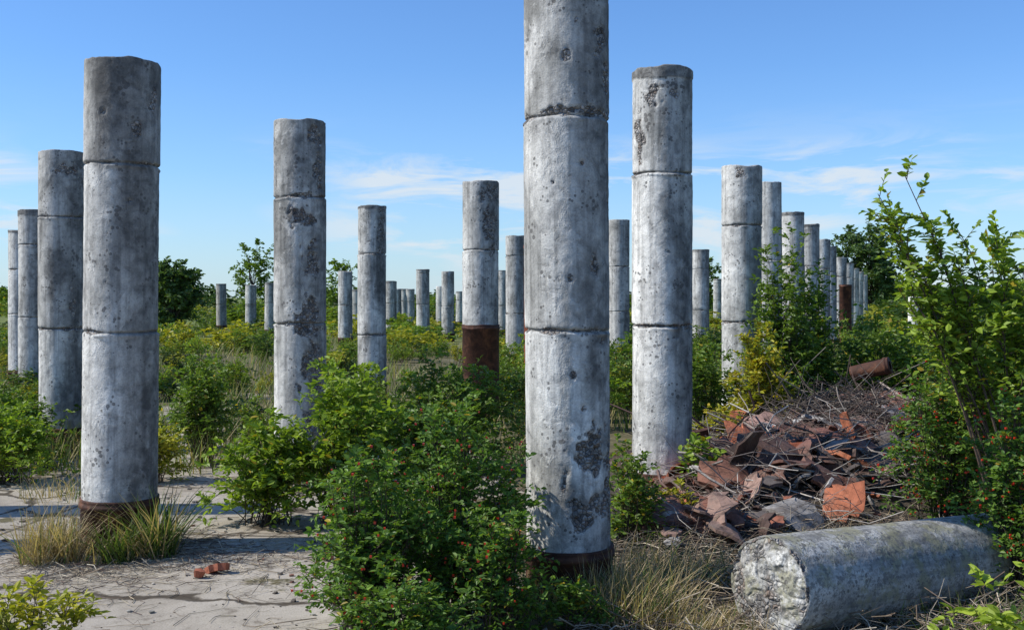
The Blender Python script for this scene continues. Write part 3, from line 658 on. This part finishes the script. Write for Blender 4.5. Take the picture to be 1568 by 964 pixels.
mb = MB()
def tuft(cx, cy, rad, n, hmin, hmax, dry=.5, w=.0035, ring=0):
    ph = rng.uniform(0, 6.283, n); rr = ring + rad * rng.uniform(0, 1, n) ** .7
    P = np.stack([cx + np.cos(ph) * rr, cy + np.sin(ph) * rr, np.zeros(n)], 1)
    C = np.where(rng.random((n, 1)) < dry, np.array([[.48, .37, .20]]), np.array([[.12, .18, .04]])) * rng.uniform(.5, 1.2, (n, 1))
    grass(mb, P, rng.uniform(hmin, hmax, n), np.full(n, w) * rng.uniform(.6, 1.4, n), C, .55)
tuft(-2.5, 6.98, .16, 600, .10, .28, .7, .003, .20)
tuft(-2.80, 6.75, .18, 520, .12, .44, .88, .003)
tuft(-2.18, 6.85, .11, 260, .18, .52, .35, .005)
tuft(-2.38, 6.72, .10, 130, .12, .36, .2, .005)
tuft(.30, 5.75, .25, 500, .1, .28, .5, .003, .1)
tuft(.60, 5.5, .28, 900, .1, .36, .75, .0025)
tuft(.85, 6.1, .35, 700, .1, .34, .7, .0025)
tuft(.9, 5.2, .3, 500, .05, .22, .85, .0025)
tuft(1.15, 8.3, .3, 300, .1, .35, .5, .003)
tuft(-4.7, 11.4, .5, 600, .1, .4, .5, .004)
tuft(-1.9, 9.8, .5, 600, .15, .55, .4, .004)
tuft(-3.6, 8.9, .35, 200, .05, .25, .7, .003)
tuft(2.4, 5.2, .6, 700, .05, .22, .4, .003)
tuft(2.0, 6.9, .6, 500, .05, .25, .8, .003)
mb.build("grass_tufts", [BARK, GRASSM])

def variant(h, r, n, ls, pal, ntw, nlf, yellow=.03):
    mb = MB(); S = dome_stems(0, 0, r, r, h, n, arch=.3)
    grow(mb, S, .005, ntw, .2 * h / .8, nlf, ls, pal, tmin=.15, yellow=yellow)
    return mb.arrays()
VN = [variant(.7, .45, 22, .06, p, 7, 6) for p in (PAL_GREEN, PAL_LIGHT, PAL_GREEN, PAL_YEL, PAL_DARK)]
VF = [variant(.9, .8, 18, .13, p, 6, 5) for p in (PAL_GREEN, PAL_LIGHT, PAL_DARK, PAL_YEL)]
def clear(x, y):
    if y < 9.0 and x < .4: return True
    if y < 12.5 and x > .6: return True
    for (cx, cy, rx, ry) in [(-3.1, 15.0, 1.1, 2.6), (-4.6, 13.2, .8, .8), (-1.6, 22, 1.4, 4), (-6.0, 24, 1.4, 3), (-3.2, 8.5, 1.0, 1.6), (-2.0, 13.0, 1.0, .7)]:
        if ((x - cx) / rx) ** 2 + ((y - cy) / ry) ** 2 < 1: return True
    return False
mb = MB(); cnt = 0
while cnt < 370:
    y = 9 + 23 * rng.random() ** .8; x = rng.uniform(-.56, .56) * y
    if clear(x, y): continue
    if vnoise(np.array([x, y, 0.]), .35, 5) < -.25 and rng.random() < .8: continue
    s = rng.uniform(.5, 1.15) * (.85 if x < .5 else 1.1)
    mb.put(VN[rng.integers(len(VN))], (x, y, 0), rng.uniform(0, 6), (s * rng.uniform(.9, 1.3), s, s * rng.uniform(.7, 1.3)), rng.uniform(.7, 1.15)); cnt += 1
mb.build("weed_undergrowth", PM)
mb = MB(); cnt = 0
while cnt < 480:
    y = 28 + 75 * rng.random() ** 1.1; x = rng.uniform(-.56, .60) * y
    s = rng.uniform(.6, 1.3) * (1.0 if y < 60 else 1.3)
    if x / y < .12 and y < 60: s *= .8
    mb.put(VF[rng.integers(len(VF))], (x, y, 0), rng.uniform(0, 6), (s * 1.5, s, s * rng.uniform(.7, 1.1)), rng.uniform(.7, 1.1)); cnt += 1
mb.build("distant_scrub", PM)
mb = MB(); n = 36000
y = 10 + 45 * rng.random(n) ** 1.3; x = rng.uniform(-.56, .6, n) * y
keep = (vnoise(np.stack([x, y, x * 0], 1), .5, 9) > -.15) & ~((y < 12.5) & (x > .6))
x = x[keep]; y = y[keep]; n = len(x)
P = np.stack([x, y, np.zeros(n)], 1)
C = np.where(rng.random((n, 1)) < .4, np.array([[.38, .32, .15]]), np.array([[.15, .21, .04]])) * rng.uniform(.6, 1.2, (n, 1))
grass(mb, P, rng.uniform(.12, .5, n), .004 + y * .00022, C, .4)
mb.build("field_grass", [BARK, GRASSM])

# ---------------------------------------------------------------- trees
def tree(name, x, y, h, r, trunk, nl, ls, pal, ntw=10, nlf=8, z_low=.3):
    mb = MB(); k = 8
    tr = arc((x, y, 0), (x + rng.normal() * .1 * h, y, h * .8), 8, 0, .03 * h)[None]
    tubes(mb, tr, np.linspace(trunk, trunk * .3, 8)[None], np.array([.08, .06, .045]), 0, 8)
    St = []
    for i in range(nl):
        t0 = rng.uniform(.2, .95); b = tr[0][int(t0 * 7)]
        zz = rng.uniform(z_low, 1.0); rad_ = r * math.sqrt(max(.05, 1 - ((zz - .58) / .48) ** 2)) * rng.uniform(.45, 1.1)
        a = rng.uniform(0, 6.283)
        e_ = (x + rad_ * math.cos(a), y + rad_ * math.sin(a), h * zz)
        if b[2] > e_[2]: b = tr[0][max(1, int(zz * 5))]
        St.append(arc(b, e_, k, .05 * h, .015 * h))
    grow(mb, np.stack(St), trunk * .28, ntw, r * .32, nlf, ls, pal, tmin=.35, yellow=0, aspect=.7, bark=(.07, .055, .04))
    return mb.build(name, PM)
PAL_TREE = [(.045, .09, .03), (.13, .20, .06)]
tree("broadleaf_tree", 25.4, 80, 6.8, 2.9, .16, 80, .28, PAL_TREE, 13, 8)
tree("broadleaf_tree", 23.0, 82, 5.0, 2.0, .12, 45, .28, PAL_TREE, 12, 8)
tree("broadleaf_tree", -15.2, 50, 3.2, 1.25, .10, 80, .18, PAL_TREE, 12, 8, .05)
tree("broadleaf_tree", -18.5, 60, 3.0, 1.6, .10, 50, .22, PAL_DARK, 12, 8, .05)
tree("airy_tree", -16.2, 70, 5.0, 1.6, .10, 34, .20, PAL_GREEN, 10, 7, .35)
tree("airy_tree", -12.0, 78, 4.3, 1.7, .09, 26, .22, PAL_GREEN, 9, 7, .3)
tree("airy_tree", 13.6, 78, 4.2, 1.3, .10, 30, .22, PAL_GREEN, 9, 7, .3)
mb = MB()
VT = [variant(2.6, 2.6, 22, .42, p, 8, 6) for p in (PAL_DARK, PAL_DARK, PAL_GREEN)]
for i in range(170):
    y = rng.uniform(105, 170); x = rng.uniform(-.6, .6) * y
    s = rng.uniform(.5, .95) * y / 125 * (1.25 if x / y > .25 or x / y < -.28 else .9)
    mb.put(VT[rng.integers(3)], (x, y, 0), rng.uniform(0, 6), (s * 1.7, s, s), rng.uniform(.8, 1.1))
mb.build("distant_tree_line", PM)

# ---------------------------------------------------------------- light and sky
EL = 43; AZ = 266   # clockwise from +Y
sd = Vector((math.sin(R_(AZ)) * math.cos(R_(EL)), math.cos(R_(AZ)) * math.cos(R_(EL)), math.sin(R_(EL))))
ld = bpy.data.lights.new("sun", 'SUN'); ld.energy = 5.0; ld.angle = R_(.53); ld.color = (1, .955, .875)
lo = bpy.data.objects.new("sun", ld); sc.collection.objects.link(lo)
lo.rotation_mode = 'QUATERNION'; lo.rotation_quaternion = sd.to_track_quat('Z', 'Y')
w = bpy.data.worlds.new("World"); sc.world = w; w.use_nodes = True
nt = w.node_tree; nt.nodes.clear()
wo = nt.nodes.new('ShaderNodeOutputWorld'); bg = nt.nodes.new('ShaderNodeBackground'); bg.inputs[1].default_value = .070
sky = nt.nodes.new('ShaderNodeTexSky'); sky.sky_type = 'NISHITA'; sky.sun_disc = False
sky.sun_elevation = R_(EL); sky.sun_rotation = R_(AZ); sky.air_density = 1.0; sky.dust_density = .2; sky.ozone_density = 2.5; sky.altitude = 100
tcw = nt.nodes.new('ShaderNodeTexCoord').outputs['Generated']
sx = nt.nodes.new('ShaderNodeSeparateXYZ'); nt.links.new(tcw, sx.inputs[0])
cn = noise(nt, mapping(nt, tcw, (7, 7, 40), (3.1, .7, .2)), 1.0, 6, .62, .6)
cn2 = noise(nt, mapping(nt, tcw, (2.6, 2.6, 9), (1.3, 4.7, 2.2)), 1.0, 2, .5)
cl = math_(nt, 'MULTIPLY', ramp(nt, cn, [(.46, (0, 0, 0)), (.60, (1, 1, 1))]), ramp(nt, cn2, [(.42, (0, 0, 0)), (.54, (1, 1, 1))]))
em = ramp(nt, sx.outputs[2], [(0, (.8,) * 3), (.11, (.85,) * 3), (.14, (.12,) * 3), (.17, (0, 0, 0))])
cl = math_(nt, 'MULTIPLY', cl, em)
hz = ramp(nt, sx.outputs[2], [(0, (.55,) * 3), (.05, (.32,) * 3), (.11, (.09,) * 3), (.2, (0, 0, 0))])
c = mix(nt, 1.0, sky.outputs[0], (1.28, 1.82, 2.5), 'MULTIPLY')
c = mix(nt, hz, c, (8.2, 10.0, 11.8))
c = mix(nt, cl, c, (10.6, 11.6, 12.5))
nt.links.new(c, bg.inputs[0]); nt.links.new(bg.outputs[0], wo.inputs[0])

cam = bpy.data.cameras.new("camera"); co = bpy.data.objects.new("camera", cam); sc.collection.objects.link(co)
co.location = (0, 0, 1.6); co.rotation_euler = (R_(90), 0, 0)
cam.sensor_width = 36; cam.lens = 39.03; cam.shift_y = -.0172; cam.clip_end = 5000; cam.clip_start = .05
sc.camera = co
sc.view_settings.view_transform = 'Standard'; sc.view_settings.look = 'None'; sc.view_settings.exposure = 0
